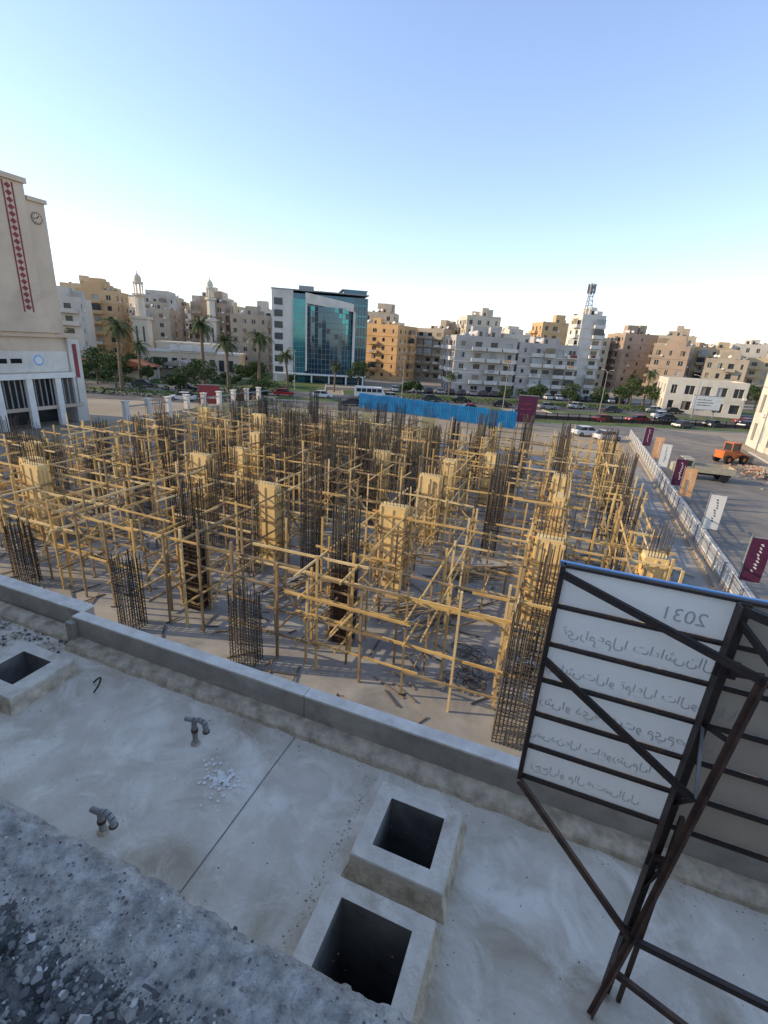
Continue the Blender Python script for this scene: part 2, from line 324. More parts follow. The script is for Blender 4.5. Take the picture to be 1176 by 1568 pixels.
# ---------------------------------------------------------------- sign
b=MB(); pL=.16; pR=1.15; top=10.70; bot=8.88; rows=6; hgt=(top-bot)/rows
for i in range(rows):
    z0=bot+i*hgt
    b.box(pL+.01,pR,3.09,3.10,z0+.012,z0+hgt-.012,'panel')
    b.box(pR+.005,2.75,3.09,3.10,z0+.012,z0+hgt-.012,'panel_shaded')
for i in range(rows+1):
    z=bot+i*hgt; b.box(pL,2.75,3.055,3.088,z-.010,z+.010,'steel')
b.box(pL-.02,pL+.012,3.03,3.105,bot-.01,top+.01,'steel'); b.box(pL-.025,2.76,3.106,3.125,top-.02,top+.012,'bluetrim')
b.box(2.6,2.63,3.0,3.054,bot,top,'steel')
A=(1.15,3.0)
def angle(p,q,w,m):
    b.beam(p,q,w,.007,m); p=Vector(p);q=Vector(q); d=(q-p).normalized(); up=Vector((0,0,1)) if abs(d.z)<.95 else Vector((0,1,0)); a=d.cross(up).normalized(); n=a.cross(d).normalized()
    o=a*(w/2)-n*(w/2+.004); b.beam(p+o,q+o,.007,w,m)
angle((A[0],A[1],7.0),(A[0],A[1],top+.02),.07,'steel'); b.beam((A[0]-.02,A[1]+.03,7.0),(A[0]-.02,A[1]+.03,top),.012,.05,'steel'); b.beam((A[0]+.10,A[1]-.02,7.0),(A[0]+.06,A[1]-.04,9.1),.03,.03,'steelrust')
B1=(1.26,2.80,10.39); B0=(1.16,2.93,7.85)
angle(B1,B0,.036,'steelrust'); angle((.17,3.03,top-.03),B1,.035,'steel'); angle((.17,3.03,10.0),(1.2,2.86,9.38),.035,'steel')
angle((.17,3.03,bot),B0,.036,'steelrust'); angle(B0,(2.5,2.9,7.75),.04,'steel'); angle(B0,(1.02,2.80,7.0),.036,'steelrust')
b.beam((A[0],A[1],9.85),(1.2,2.86,9.38),.02,.02,'grey'); b.beam((A[0],A[1],9.15),(1.2,2.86,9.38),.025,.025,'steel'); b.beam((A[0],A[1],9.85),(1.23,2.83,9.9),.025,.025,'steel')
b.beam((A[0],A[1],8.6),(1.17,2.89,8.65),.025,.025,'steel'); b.beam((A[0],A[1],8.3),(1.17,2.89,8.65),.02,.02,'steel')
angle((A[0],A[1],top),(1.75,2.8,10.62),.045,'steel'); b.beam((1.75,2.8,10.62),(2.6,3.0,10.6),.04,.04,'steel'); angle(B1,(1.9,2.8,10.3),.04,'steel'); b.beam((1.15,3.0,10.25),B1,.04,.04,'steel')
b.beam((A[0],A[1],10.6),(1.4,2.78,10.36),.035,.035,'steel'); b.beam((1.3,2.93,10.68),(1.33,2.8,10.36),.03,.03,'steel')
angle((1.1,2.95,7.4),(2.7,2.75,6.98),.04,'steelrust')
for z in (7.85,8.65,10.3): b.box(A[0]-.06,A[0]+.06,A[1]-.05,A[1]-.04,z-.06,z+.06,'steel')
sign=b.obj("steel_framed_signboard",site=True)
def txt(s,u,v,z,size,name="lettering"):
    cu=bpy.data.curves.new(name,'FONT'); cu.body=s; cu.size=size; cu.extrude=.0005; cu.materials.append(M['textgrey']); cu.align_x='CENTER'
    o=bpy.data.objects.new(name,cu); scn.collection.objects.link(o); o.parent=sign; o.location=(u,v,z); o.rotation_euler=(math.pi/2,0,0); o.scale=(-1,1,1)
txt("2031",.90,3.086,10.47,.13)
for i,(s,sz,uu) in enumerate((("الانشاءات المعمارية",.10,.70),("المقاولات العامة والتشطيبات",.09,.66),("تصميم وتنفيذ واشراف",.10,.68),("ادارة المشروعات الهندسية",.085,.64),("للاستعلام والحجز",.085,.6))):
    txt(s,uu,3.086,bot+hgt*(4-i)+.09,sz)

# ---------------------------------------------------------------- scaffolding
rowsV=[14.2,21.5,28,34.5,41,46.5,51.5]; colsU=[4.3,.2,-7.1,-14.3,-21.4,-28.5,-35.8]
b=MB()
def tm():
    r=rnd(); return 'timber' if r<.46 else 'timber2' if r<.84 else 'timber3'
def line(along,fixed,a0,a1,dens=1.0,offs=(-.75,.75)):
    for off in offs:
        f=fixed+off; a=a0+U(0,1); xs=[]
        while a<a1:
            h=U(3.9,4.9) if rnd()<.88 else U(2.8,5.4); j=U(-.08,.08); tl=U(-.07,.07); t2=U(-.07,.07)
            p=(a,f+j,0) if along=='u' else (f+j,a,0); q=(p[0]+tl,p[1]+t2,h)
            w_=U(.065,.095)
            if rnd()<dens: b.beam(p,q,w_,w_,tm()); xs.append(a)
            a+=U(1.5,2.0)
        for z in (1.15,2.15,3.1,4.0):
            a=a0-U(0,.5)
            if rnd()<.10: continue
            while a<a1:
                L=U(3.6,5.2); z1=z+U(-.07,.07); z2=z+U(-.07,.07); g=f+U(.04,.1)*random.choice((-1,1))
                e=min(a+L,a1+.7)
                p,q=((a,g,z1),(e,g+U(-.05,.05),z2)) if along=='u' else ((g,a,z1),(g+U(-.05,.05),e,z2))
                if rnd()<.83*dens: b.beam(p,q,.05,U(.07,.11),tm())
                a+=L-U(.3,.6)
        for a in xs:
            if rnd()<.18:
                L=U(1.4,2.4)*random.choice((-1,1)); z0=U(0,1.4); g=f+.1
                p,q=((a,g,z0),(a+L,g,z0+U(1.8,2.8))) if along=='u' else ((g,a,z0),(g,a+L,z0+U(1.8,2.8)))
                b.beam(p,q,.05,.08,tm())
            if off<0:
                for z in (1.25,2.25,3.2,4.1):
                    if rnd()<.33:
                        e=U(.15,.4); p,q=((a,f-e,z),(a,f+1.5+e,z+U(-.06,.06))) if along=='u' else ((f-e,a,z),(f+1.5+e,a,z+U(-.06,.06)))
                        b.beam(p,q,.05,.08,tm())
for v in rowsV: line('u',v,-38,4.8)
for u in colsU: line('v',u,13.4,52.5)
for v in (31.2,37.8,44): line('u',v,-37,-3.5,.75,(0,))
for u in (-10.7,-17.8,-25,-32): line('v',u,17 if u<-12 else 22,51,.7,(0,))
line('v',-3.4,14,22,.8,(0,)); line('u',17.5,-37,-9,.6,(0,))
b.obj("timber_scaffolding",site=True)
def cage(w,d,h,nw,nd,r,st):
    b=MB(); pts=[]
    for i in range(nw): 
        for y in (-d/2,d/2): pts.append((-w/2+w*i/(nw-1),y))
    for j in range(1,nd-1):
        for x in (-w/2,w/2): pts.append((x,-d/2+d*j/(nd-1)))
    for x,y in pts:
        b.cyl((x,y,0),(x+U(-.05,.05),y+U(-.05,.05),h+U(-.35,.25)),r,r,4,'rebar',False)
    z=.2
    while z<h*.82:
        zz=z+U(-.03,.03); a=.02
        c=[(-w/2-a,-d/2-a),(w/2+a,-d/2-a),(w/2+a,d/2+a),(-w/2-a,d/2+a)]
        for i in range(4): b.cyl((*c[i],zz),(*c[(i+1)%4],zz+U(-.02,.02)),r*.7,r*.7,3,'rebar',False)
        z+=st
    return b.mesh("rebar_cage")
CG=[cage(1.0,.55,4.6,9,5,.021,.15),cage(.8,.8,5.2,7,6,.022,.18),cage(1.1,.4,5.5,9,3,.022,.2),cage(.9,.6,6.0,8,5,.022,.2)]
CS=[cage(1.05,.6,3.1,9,5,.022,.15),cage(.8,.7,3.2,7,6,.022,.15)]
def form(w,d,h,mt,st='ply'):
    b=MB(); b.box(-w/2,w/2,-d/2,d/2,.05,h,mt)
    for s in (-1,1):
        for i in range(3):
            x=-w/2+.05+(w-.1)*i/2; y=s*(d/2+.02); b.box(x-.04,x+.04,min(y-.02,y+.02)+.001*s,max(y-.02,y+.02)+.001*s,.08,h-.1+U(-.12,.08),st)
        for i in range(3):
            y=-d/2+.06+(d-.12)*i/2; x=s*(w/2+.02); b.box(x-.019,x+.021,y-.04,y+.04,.08,h-.1+U(-.12,.08),st)
    for z in [h*.12,h*.33,h*.55,h*.74]:
        e=U(.12,.3)
        b.beam((-w/2-e,-d/2-.08,z),(w/2+e,-d/2-.08,z+U(-.03,.03)),.05,.09,'timber2'); b.beam((-w/2-e,d/2+.08,z),(w/2+e,d/2+.08,z),.05,.09,'timber')
        b.beam((-w/2-.08,-d/2-e,z+.1),(-w/2-.08,d/2+e,z+.1),.05,.09,'timber'); b.beam((w/2+.08,-d/2-e,z+.1),(w/2+.08,d/2+e,z+.1),.05,.09,'timber2')
    for i in range(7):
        x=-w/2+.1+(w-.2)*i/6
        for y in (-d/2+.08,d/2-.08): b.cyl((x,y,h-.2),(x+U(-.05,.05),y+U(-.05,.05),h+U(.7,1.5)),.018,.018,4,'rebar',False)
    return b.mesh("column_formwork")
FM=[form(1.15,.65,4.3,'ply'),form(.9,.9,4.2,'ply'),form(.8,.5,3.3,'plyred','plyred'),form(1.3,.55,4.5,'ply')]
for (u,v,m_) in ((0.1,13.0,CG[0]),(-9.9,12.7,CS[0]),(-15.6,12.6,CS[1]),(-23,13.2,CS[0]),(4.6,15.6,CG[1]),(-30,13,CS[1]),(-37,14,CG[0]),(.5,17,CG[1]),(-14.5,19.2,CG[1]),(-11.5,20.5,CG[3]),(-18,21,CG[1])):
    place(m_,"rebar_column_cage",S(u,v,0),SITE)
for (u,v) in ((-7.2,15.6),(-14.3,15.0)):
    place(FM[2],"column_formwork",S(u,v,0),SITE); place(CG[3],"rebar_column_cage",S(u,v,0),SITE)
for (u,v,k) in ((.3,21.0,0),(-7.1,21.0,3),(-21.6,24.0,3),(-29.5,18.5,1),(-27,17.0,3),(4.6,21.5,1),(-12.5,33,0),(-24,33.5,1),(-5,38,1),(-33,21,0),(-34.5,17.2,3)):
    place(FM[k],"column_formwork",S(u,v,0),SITE)
random.seed(21)
for v in rowsV[1:]:
    for u in colsU:
        if (v,u) in ((21.5,.2),(21.5,-7.1),(21.5,4.3)): continue
        r=rnd(); 
        if r<.32: place(random.choice((FM[0],FM[1],FM[3])),"column_formwork",S(u+U(-.3,.3),v-.6+U(-.3,.3),0),SITE+random.choice((0,0,math.pi/2)))
        elif r<.36: place(FM[2],"column_formwork",S(u,v,0),SITE)
        else: place(random.choice(CG),"rebar_column_cage",S(u+U(-.3,.3),v+U(-.3,.3),0),SITE+random.choice((0,math.pi/2)))
        if rnd()<.85 and v>20 and u<0: place(random.choice(CG),"rebar_column_cage",S(u+U(2.8,4.2),v+U(-2,2),0),SITE+random.choice((0,math.pi/2)))
b=MB()
def rwall(u0,v0,u1,v1,h):
    L=math.hypot(u1-u0,v1-v0); n=int(L/.22)
    for o in (0,.25):
        ox,oy=(0,o) if abs(u1-u0)>abs(v1-v0) else (o,0)
        for i in range(n+1):
            t=i/n; x=u0+(u1-u0)*t+ox; y=v0+(v1-v0)*t+oy; b.cyl((x,y,0),(x+U(-.12,.12),y+U(-.12,.12),h+U(-.8,.4)),.018,.018,4,'rebar',False)
        z=.3
        while z<h*.75: b.cyl((u0+ox,v0+oy,z),(u1+ox,v1+oy,z),.012,.012,3,'rebar',False); z+=.3
rwall(-22,31,-13,31,5.8); rwall(-22,31,-22,38,5.8); rwall(-13,31,-13,38,5.8); rwall(-19,34.5,-13,34.5,5.6); rwall(-22,38,-13,38,5.8)
rwall(-30,44,-24,44,5.4)
b.obj("rebar_core_walls",site=True)
b=MB()
for (cu,cv,n,a) in ((-4.3,19.0,24,.9),(-3.2,24.5,20,.4),(-11,18.5,14,1.2),(2.6,18,10,.2),(3.0,27,16,1.3),(-18,18,14,.5),(-25,19,18,.9),(-10.5,25,12,.2)):
    for i in range(n):
        L=U(1.5,3.4); t=a+random.gauss(0,.25); x=cu+U(-1.1,1.1); y=cv+U(-1,1); z=.06+U(0,.3)
        b.beam((x-L/2*math.cos(t),y-L/2*math.sin(t),z),(x+L/2*math.cos(t),y+L/2*math.sin(t),z+U(-.04,.1)),.08,.05,random.choice(('timber2','timber2','shutter2','shutter')))
b.obj("timber_pile",site=True)
b=MB()
for i in range(520):
    u=U(-34,8); v=U(11.5,40); L=U(.3,1.6); t=U(0,6.28)
    b.beam((u,v,.03),(u+L*math.cos(t),v+L*math.sin(t),.03+U(0,.05)),.06,.03,random.choice(('timber2','rebar','shutter','st_dark')))
for i in range(40):
    u=U(-2.6,-1.2); v=U(15,17.5); pts=[(u+.35*math.cos(t*.9+i),v+.3*math.sin(t*.9+i),.03+.02*t) for t in range(6)]; b.tube(pts,.014,3,'rebar')
b.obj("offcut_debris",site=True)

# ---------------------------------------------------------------- street fence, banners
b=MB()
for i in range(42):
    v=13+i*1.7
    b.box(9.85,10.0,v-.05,v+.05,0.13,1.45,'grey')
    b.box(9.89,9.96,v+.05,v+1.65,.13,.42,'pave')
    for z in (.5,1.38): b.box(9.9,9.95,v+.05,v+1.65,z,z+.05,'white')
    for k in range(9): b.box(9.915,9.935,v+.15+k*.175,v+.18+k*.175,.55,1.38,'white')
b.obj("street_railing",site=True)
cols=[('maroon','white'),('white','black'),('peach','white'),('maroon','white'),('white','black'),('peach','white'),('maroon','white'),('white','maroon')]
for i,v in enumerate([20.5,29.0,37.8,46.6,50.5,59,64,72.7]):
    b=MB(); c1,c2=cols[(i+7)%8] if i==0 else cols[i-1]
    b.cyl((10.35,v,0.13),(10.35,v,3.6),.035,.03,8,'grey'); b.box(10.40,11.35,v-.012,v+.012,.95,3.45,c1); b.box(10.32,11.4,v-.02,v+.02,3.46,3.5,'grey'); b.box(10.32,11.4,v-.02,v+.02,.9,.94,'grey')
    z=3.2
    for k in range(9):
        ww_=U(.05,.12); x0=10.82+U(-.06,.08); b.box(x0,x0+ww_,v-.018,v+.018,z-.10,z-.04,c2); b.box(x0+ww_*.6,x0+ww_+.05,v-.0185,v+.0185,z-.16,z-.101,c2); z-=.19
    b.obj("street_banner",site=True)
b=MB()
for i in range(18):
    u=-37+i*1.65; v=84-.2*i*1.2+U(-.04,.04); b.box(u,u+1.6,v,v+.05,.1,2.8+U(-.1,.06),'bluesheet'); b.box(u-.04,u-.001,v+.06,v+.14,0,3.0,'grey')
    for k in range(5): b.box(u+.1+k*.32,u+.15+k*.32,v-.03,v-.002,.12,2.65,'bluesheet')
b.obj("blue_hoarding_fence",site=True)

# ---------------------------------------------------------------- buildings
def building(name,x,y,wd,dp,h,rz,wall,fh=3.0,bal=0.3,roofstuff=True,ww=1.3,shop=False,band=False,seed=None,trim=None):
    if seed is not None: random.seed(seed)
    b=MB(); t=.3; nf=max(2,int(round(h/fh))); fh=h/nf; hx,hy=wd/2,dp/2; trim=trim or wall
    b.box(-hx+t,hx-t,-hy+t,hy-t,0,h-.02,'dglass')
    b.box(-hx+t,hx-t,-hy+t,hy-t,h-.015,h+.15,'pave')
    def face(W,tr):
        nb=max(1,int(W/U(2.7,3.6))); bw=W/nb; bt=[rnd()<bal for _ in range(nb)]; wwv=min(ww*U(.75,1.05),bw*.6); blank=[rnd()<.08 for _ in range(nb)]
        prev=0
        for i in range(nf):
            sill=i*fh+(1.0 if i>0 or not shop else .15); head=i*fh+fh-.65
            tr(0,W,0,t,prev,sill,wall,b)
            if band and i>0: tr(0,W,-.12,-.003,i*fh-.15,i*fh+.1,trim,b)
            xs=0
            for k in range(nb):
                if blank[k]: continue
                c=(k+.5)*bw; w2=wwv/2*(1.5 if (bt[k] or (shop and i==0)) else (.6 if (k*7+nb)%5==0 else 1))
                tr(xs,c-w2,0,t,sill,head,wall,b); xs=c+w2
                r=rnd()
                if r<.45: tr(c-w2+.01,c+w2*(1 if rnd()<.5 else 0)-.01,.14,.2,sill,head,random.choice(('shutter','shutter2')),b)
                if r>.8: tr(c-.03,c+.03,.1,.15,sill,head,'white',b)
                if i>0 and bt[k] and rnd()<.92:
                    tr(c-bw*.45,c+bw*.45,-1.15,-.003,i*fh-.02,i*fh+.12,trim,b); tr(c-bw*.45,c+bw*.45,-1.15,-1.05,i*fh+.125,i*fh+.95,trim,b)
                    tr(c-bw*.45,c-bw*.45+.1,-1.045,-.003,i*fh+.125,i*fh+.9,trim,b); tr(c+bw*.45-.1,c+bw*.45,-1.045,-.003,i*fh+.125,i*fh+.9,trim,b)
                    if rnd()<.3: tr(c-bw*.42,c+bw*.42,-1.02,-.96,i*fh+.9,i*fh+fh-.3,random.choice(('shutter2','shutter','dglass')),b)
                    if rnd()<.25: tr(c-bw*.3,c+bw*U(0,.3),-1.22,-1.17,i*fh+.3,i*fh+.95,random.choice(('white','redp','shutter2','peach')),b)
                elif i>0 and rnd()<.25: tr(c+w2+.1,c+w2+.8,-.4,-.003,i*fh+.6,i*fh+1.1,'white',b)
            tr(xs,W,0,t,sill,head,wall,b); prev=head
        tr(0,W,0,t,prev,h+.8,wall,b)
    def F(a0,a1,d0,d1,z0,z1,m,b): 
        if a1>a0: b.box(-hx+a0,-hx+a1,-hy+d0,-hy+d1,z0,z1,m)
    def L(a0,a1,d0,d1,z0,z1,m,b):
        if a1>a0: b.box(-hx+d0,-hx+d1,-hy+t+a0,-hy+t+a1,z0,z1,m)
    def Rr(a0,a1,d0,d1,z0,z1,m,b):
        if a1>a0: b.box(hx-d1,hx-d0,-hy+t+a0,-hy+t+a1,z0,z1,m)
    face(wd,F); face(dp-2*t,L); face(dp-2*t,Rr)
    b.box(-hx,hx,hy-t,hy,0,h+.8,wall)
    if roofstuff:
        if rnd()<.5:
            a=U(-hx+.4,0); c=U(1,hx-.4); b.box(a,c,-hy+U(.4,3),hy-.4,h+.151,h+U(2.4,3.2),wall)
        for _ in range(random.randint(1,3)):
            a,c=U(-hx+2,max(-hx+2.1,hx-4)),U(-hy+1.5,max(-hy+1.6,hy-4)); s1,s2,s3=U(2,4.5),U(2,4),U(2,4.4)
            s1=min(s1,hx-.5-a); s2=min(s2,hy-.5-c)
            if s1<.6 or s2<.6: continue
            b.box(a,a+s1,c,c+s2,h+.152,h+s3,wall); b.box(a+.5,a+min(1.3,s1*.8),c-.02,c-.001,h+.3,h+2,'dglass')
        for _ in range(random.randint(2,6)):
            a,c=U(-hx+1,hx-1),U(-hy+.8,hy-1); r=U(.4,.6); b.cyl((a,c,h+.2),(a,c,h+1.3),r,r,10,random.choice(('white','grey','dglass')))
        for _ in range(random.randint(2,5)):
            a,c=U(-hx+.8,hx-.8),U(-hy+.6,hy-1); b.cyl((a,c,h+.2),(a,c,h+1.6),.04,.04,5,'grey'); b.cyl((a-.2,c-.2,h+1.5),(a-.28,c-.35,h+1.6),.2,.5,10,'white')
        for _ in range(2):
            a,c=U(-hx+.8,hx-.8),U(-hy+.6,hy-1); b.cyl((a,c,h+.2),(a,c,h+U(2.5,4.5)),.04,.03,4,'grey')
    return b.obj(name,(x,y,-0.03),rz)
D=math.radians
building("orange_apartment_building",-2,178,14,16,17.0,D(-26),W_ORANGE,bal=.45,seed=3,band=True)
building("apartment_building",15,190,14,18,17.0,D(-28),WALLS[3],bal=.6,seed=4,band=True)
building("apartment_building",-6,200,12,12,22,D(-10),WALLS[1],bal=.2,seed=5)
building("white_apartment_building",24.0,143,17,14,14.4,D(6),W_GREY,bal=.75,seed=6,band=True,shop=True,trim=W_WHITE)
building("white_apartment_building",41.6,145.4,17,14,13.6,D(7),W_GREY,bal=.75,seed=8,band=True,shop=True,trim=W_WHITE)
building("tower_block",57.0,154,7,9,22.4,D(4),W_WHITE,fh=2.9,bal=.3,seed=9,band=True)
bg=[(30,185,12,12,22,5),(44,192,11,12,17,8),(60,195,13,12,22,4),(76,200,12,12,18,3),(92,198,13,16,20,0),(106,192,12,16,20,-30),(122,200,15,16,17,-20),(138,198,13,14,19,-25),
    (154,215,14,16,18,-20),(172,222,16,16,22,-25),(194,230,17,18,22,-25),(217,234,18,18,24,-25),(98,178,11,14,16,-35),(113,172,12,14,13,-30),(130,174,14,14,14,-30),
    (-84,128,10,14,17,20),(-97,134,12,14,19,20),(-112,140,14,14,17,15),(-92,160,11,12,21,10),(-78,166,10,12,17,10),(-62,172,11,12,20,5),(-47,168,12,12,17,0),
    (-110,185,15,14,24,10),(-92,202,12,14,23,10),(-74,207,13,14,24,5),(-56,214,12,14,21,0),(-40,212,12,14,25,0),(-36,190,11,12,18,0),(-24,218,12,12,22,4)]
for i,(x,y,wd,dp,h,r) in enumerate(bg):
    building("apartment_building",x,y,wd,dp,h,D(r),WALLS[(i*5+2)%8],bal=.35,seed=100+i,band=i%2==0)
random.seed(55)
k=0
for y,h0 in ((250,25),(300,28),(360,32)):
    x=-y*.85
    while x<y*.95:
        wd=U(9,18); sd_=random.randint(0,9999)
        hh=h0*U(.6,1.0)*(1 if x<-20 else .80)
        st=random.getstate(); building("apartment_building",x,y+U(-14,14),wd,13,hh,D(U(-25,25)),WALLS[k%8],bal=.25,seed=sd_); random.setstate(st)
        x+=wd+U(0,7); k+=1
building("flat_roof_villa",77,124,17,12,7.4,D(-18),WALLS[7],fh=3.5,bal=.0,seed=33,roofstuff=False,ww=2.0)
building("corner_house",*S(34,82)[:2],12,22,13,SITE,WALLS[7],fh=4,bal=.1,seed=34,ww=1.6)
building("added_shade_wing",*S(-20,-6)[:2],12,18,20,SITE,WALLS[5],bal=.2,seed=35)  # unseen wing, added to cast shade over the terrace
# glass office building
b=MB(); W_,Dp,Hh=26,16,23.0
b.box(-13,12.6,0,Dp,0,Hh,'tealdark')
b.box(-13.2,-7.6,-.5,Dp+.1,0,Hh+.6,W_WHITE)
for i in range(7):
    z=2.4+i*2.9
    b.box(-12.6,-10.4,-.56,-.501,z,z+1.7,'dglass')
    for k in range(4): b.box(-13.26,-13.201,1+k*3.7,3.4+k*3.7,z,z+1.6,'dglass')
b.box(-7.598,-4.4,-.9,-.001,0,Hh-1.5,'teal')
b.box(-4.4,-3.9,-1.4,-.002,3.2,Hh+.2,W_WHITE); b.box(8.6,9.2,-1.4,-.002,3.2,Hh-1.8,W_WHITE)
b.poly([(-3.9,-1.4,Hh-2.4),(9.2,-1.4,Hh-3.8),(9.2,-1.4,Hh-1.8),(-3.9,-1.4,Hh+.2)],W_WHITE); b.poly([(-3.9,-1.4,Hh+.2),(9.2,-1.4,Hh-1.8),(9.2,-.1,Hh-1.8),(-3.9,-.1,Hh+.2)],W_WHITE)
n=14
for i in range(n):
    a0=math.pi*(.12+.76*i/n); a1=math.pi*(.12+.76*(i+1)/n)
    x0,y0=2.3-7*math.cos(a0)*.95,-.1-3.0*(math.sin(a0)-.35); x1,y1=2.3-7*math.cos(a1)*.95,-.1-3.0*(math.sin(a1)-.35)
    for j in range(13):
        z0=2.5+j*1.35
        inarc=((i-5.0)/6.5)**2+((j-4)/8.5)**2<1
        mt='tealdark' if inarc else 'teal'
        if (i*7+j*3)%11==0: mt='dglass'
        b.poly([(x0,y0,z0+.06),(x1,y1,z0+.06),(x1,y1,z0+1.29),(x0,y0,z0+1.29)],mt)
        b.beam((x0,y0-.02,z0),(x1,y1-.02,z0),.07,.07,'grey')
    b.beam((x0,y0-.03,2.4),(x0,y0-.03,20),.07,.07,'grey')
for i in range(8): b.box(9.2,12.7,-.25,-.003,2+i*2.7,2.35+i*2.7,'teal')
for i in range(5): b.box(9.4+i*.8,9.5+i*.8,-.35,-.251,2,Hh,'grey')
for i in range(15): b.box(-7.5,-4.45,-.97,-.901,1.2+i*1.4,1.28+i*1.4,'grey')
for i in range(3): b.box(-6.9+i*.9,-6.84+i*.9,-.98,-.902,.5,Hh-1.6,'grey')
b.box(-13.3,12.8,-.6,Dp,Hh+.605,Hh+.9,'grey'); b.box(-6,-2,3,8,Hh+.901,Hh+2.2,'grey'); b.box(6,12.4,1,10,Hh+.901,Hh+1.8,'tealdark'); b.box(5.5,12.6,.8,10.2,Hh+1.801,Hh+2.0,'grey')
b.box(-13,12.6,-3.2,-1.5,2.2,2.6,'white'); 
for i in range(6): b.box(-12.5+i*4.8,-12.1+i*4.8,-3,-2.6,0,2.199,'white')
b.obj("glass_office_building",(-20.5,139.5,0),D(12))
# clock tower building
b=MB(); fu=-58.5
b.box(fu-14,fu,-10,44.6,6.2,10.2,W_CLOCK); b.box(fu-14,fu+.5,-10,44.9,10.2,10.7,W_CLOCK)
b.box(fu-14,fu-2.5,-10,43.1,0,6.19,'dglass')
b.box(fu-13.9,fu+.35,43.2,44.7,0,10.19,W_WHITE)
b.box(fu+.01,fu+.12,-10,43.1,6.3,8.6,W_WHITE)
b.box(fu-1,fu+.9,-10,43.1,5.6,6.19,'white')
for i in range(14):
    v=41-i*3.4; b.box(fu+.2,fu+.75,v-.35,v+.35,0,5.59,'white')
    for k in range(4): b.box(fu+.3,fu+.42,v+.7+k*.62,v+.82+k*.62,2.4,5.59,'grey')
    b.box(fu+.3,fu+.5,v+.36,v+3.04,2.0,2.4,W_CLOCK)
b.box(fu-9,fu+.3,33,41.0,10.701,25.6,W_CLOCK); b.box(fu-9.3,fu+.6,32.8,41.2,25.6,26.1,W_CLOCK)
b.box(fu-9,fu+.0,41.001,43.2,10.702,24.2,W_CLOCK); b.box(fu-9.2,fu+.25,41.2,43.4,24.2,24.6,W_CLOCK)
b.box(fu-9,fu+.8,30,32.99,10.701,12.6,W_CLOCK); b.box(fu+.301,fu+.8,33,42.2,10.701,12.6,W_CLOCK)
for j in range(19):
    z=13+j*.65
    b.poly([(fu+.33,39.3,z),(fu+.33,39.65,z+.3),(fu+.33,39.3,z+.6),(fu+.33,38.95,z+.3)],'redp')
b.box(fu+.301,fu+.36,38.75,38.87,12.8,25.4,'redp'); b.box(fu+.301,fu+.36,39.73,39.85,12.8,25.4,'redp')
b.box(fu+.351,fu+.40,43.7,44.2,5.5,9.5,'redp')
b.cyl((fu+.001,42.1,22.6),(fu+.08,42.1,22.6),.62,.62,24,'shutter'); b.cyl((fu+.08,42.1,22.6),(fu+.1,42.1,22.6),.54,.54,24,W_CLOCK)
for i in range(12):
    a=i*math.pi/6; b.beam((fu+.12,42.1+.42*math.cos(a),22.6+.42*math.sin(a)),(fu+.12,42.1+.52*math.cos(a),22.6+.52*math.sin(a)),.05,.05,'black')
b.beam((fu+.13,42.1,22.6),(fu+.13,42.3,22.9),.07,.05,'black'); b.beam((fu+.13,42.1,22.6),(fu+.13,41.7,22.55),.07,.05,'black')
for k in range(5): b.box(fu+.121,fu+.15,30+k*1.6,31.2+k*1.6,7.3,7.8,'black')
b.cyl((fu+.121,39.5,7.6),(fu+.16,39.5,7.6),.6,.6,20,'bluetrim'); b.cyl((fu+.161,39.5,7.6),(fu+.18,39.5,7.6),.42,.42,20,'white')
b.obj("clock_tower_building",site=True)
b=MB()
for i in range(9):
    v=46+i*3.6; b.box(-53.4,-52.8,v-.3,v+.3,0,2.8,W_WHITE); b.box(-53.5,-52.7,v-.4,v+.4,2.8,2.95,W_WHITE); b.box(-53.2,-53.0,v+.31,v+3.29,0,.8,'pave')
    b.box(-53.15,-53.05,v+.31,v+3.29,2.1,2.25,'grey')
b.obj("pillared_boundary_wall",site=True)
b=MB()
for i in range(15):
    v=10+i*3.9; b.box(-44.5,-44.3,v,v+3.8,0,1.1,'conc_wall'); b.box(-44.55,-44.25,v+3.8,v+3.899,0,1.3,'conc_wall')
b.obj("site_boundary_wall",site=True)
def minaret(b,x,y,h,wl):
    b.box(x-2,x+2,y-2,y+2,0,h*.52,wl); b.box(x-2.4,x+2.4,y-2.4,y+2.4,h*.52,h*.545,wl)
    for s_ in (-1,1):
        b.box(x+s_*.9-.25,x+s_*.9+.25,y-2.03,y-2.003,h*.3,h*.45,'dglass')
    b.cyl((x,y,h*.545),(x,y,h*.74),1.4,1.3,8,wl); b.cyl((x,y,h*.74),(x,y,h*.76),1.9,1.9,8,wl)
    for i in range(8):
        a=i*math.pi/4; b.cyl((x+1.1*math.cos(a),y+1.1*math.sin(a),h*.76),(x+1.1*math.cos(a),y+1.1*math.sin(a),h*.85),.15,.15,5,wl)
    b.cyl((x,y,h*.85),(x,y,h*.87),1.4,1.4,8,wl)
    pr=[(.9,.87),(1.05,.89),(.9,.915),(.45,.935),(.12,.95),(.1,.97)]
    for (r0,z0),(r1,z1) in zip(pr[:-1],pr[1:]): b.cyl((x,y,h*z0),(x,y,h*z1),r0,r1,10,wl)
    b.cyl((x,y,h*.97),(x,y,h),.06,.04,5,wl)
b=MB(); minaret(b,0,0,27,WALLS[2]); b.box(3,22,1,14,0,8,WALLS[2]); b.box(2.8,22.2,.8,14.2,8,8.5,WALLS[2])
for i in range(6): b.box(4.3+i*3,5.7+i*3,.9,.998,3,6.5,'dglass')
b.obj("mosque",(-71,141,0),D(10))
b=MB(); minaret(b,0,0,29,WALLS[7]); b.box(-6,6,3,12,0,11,WALLS[5]); b.obj("minaret",(-60,165,0),0)
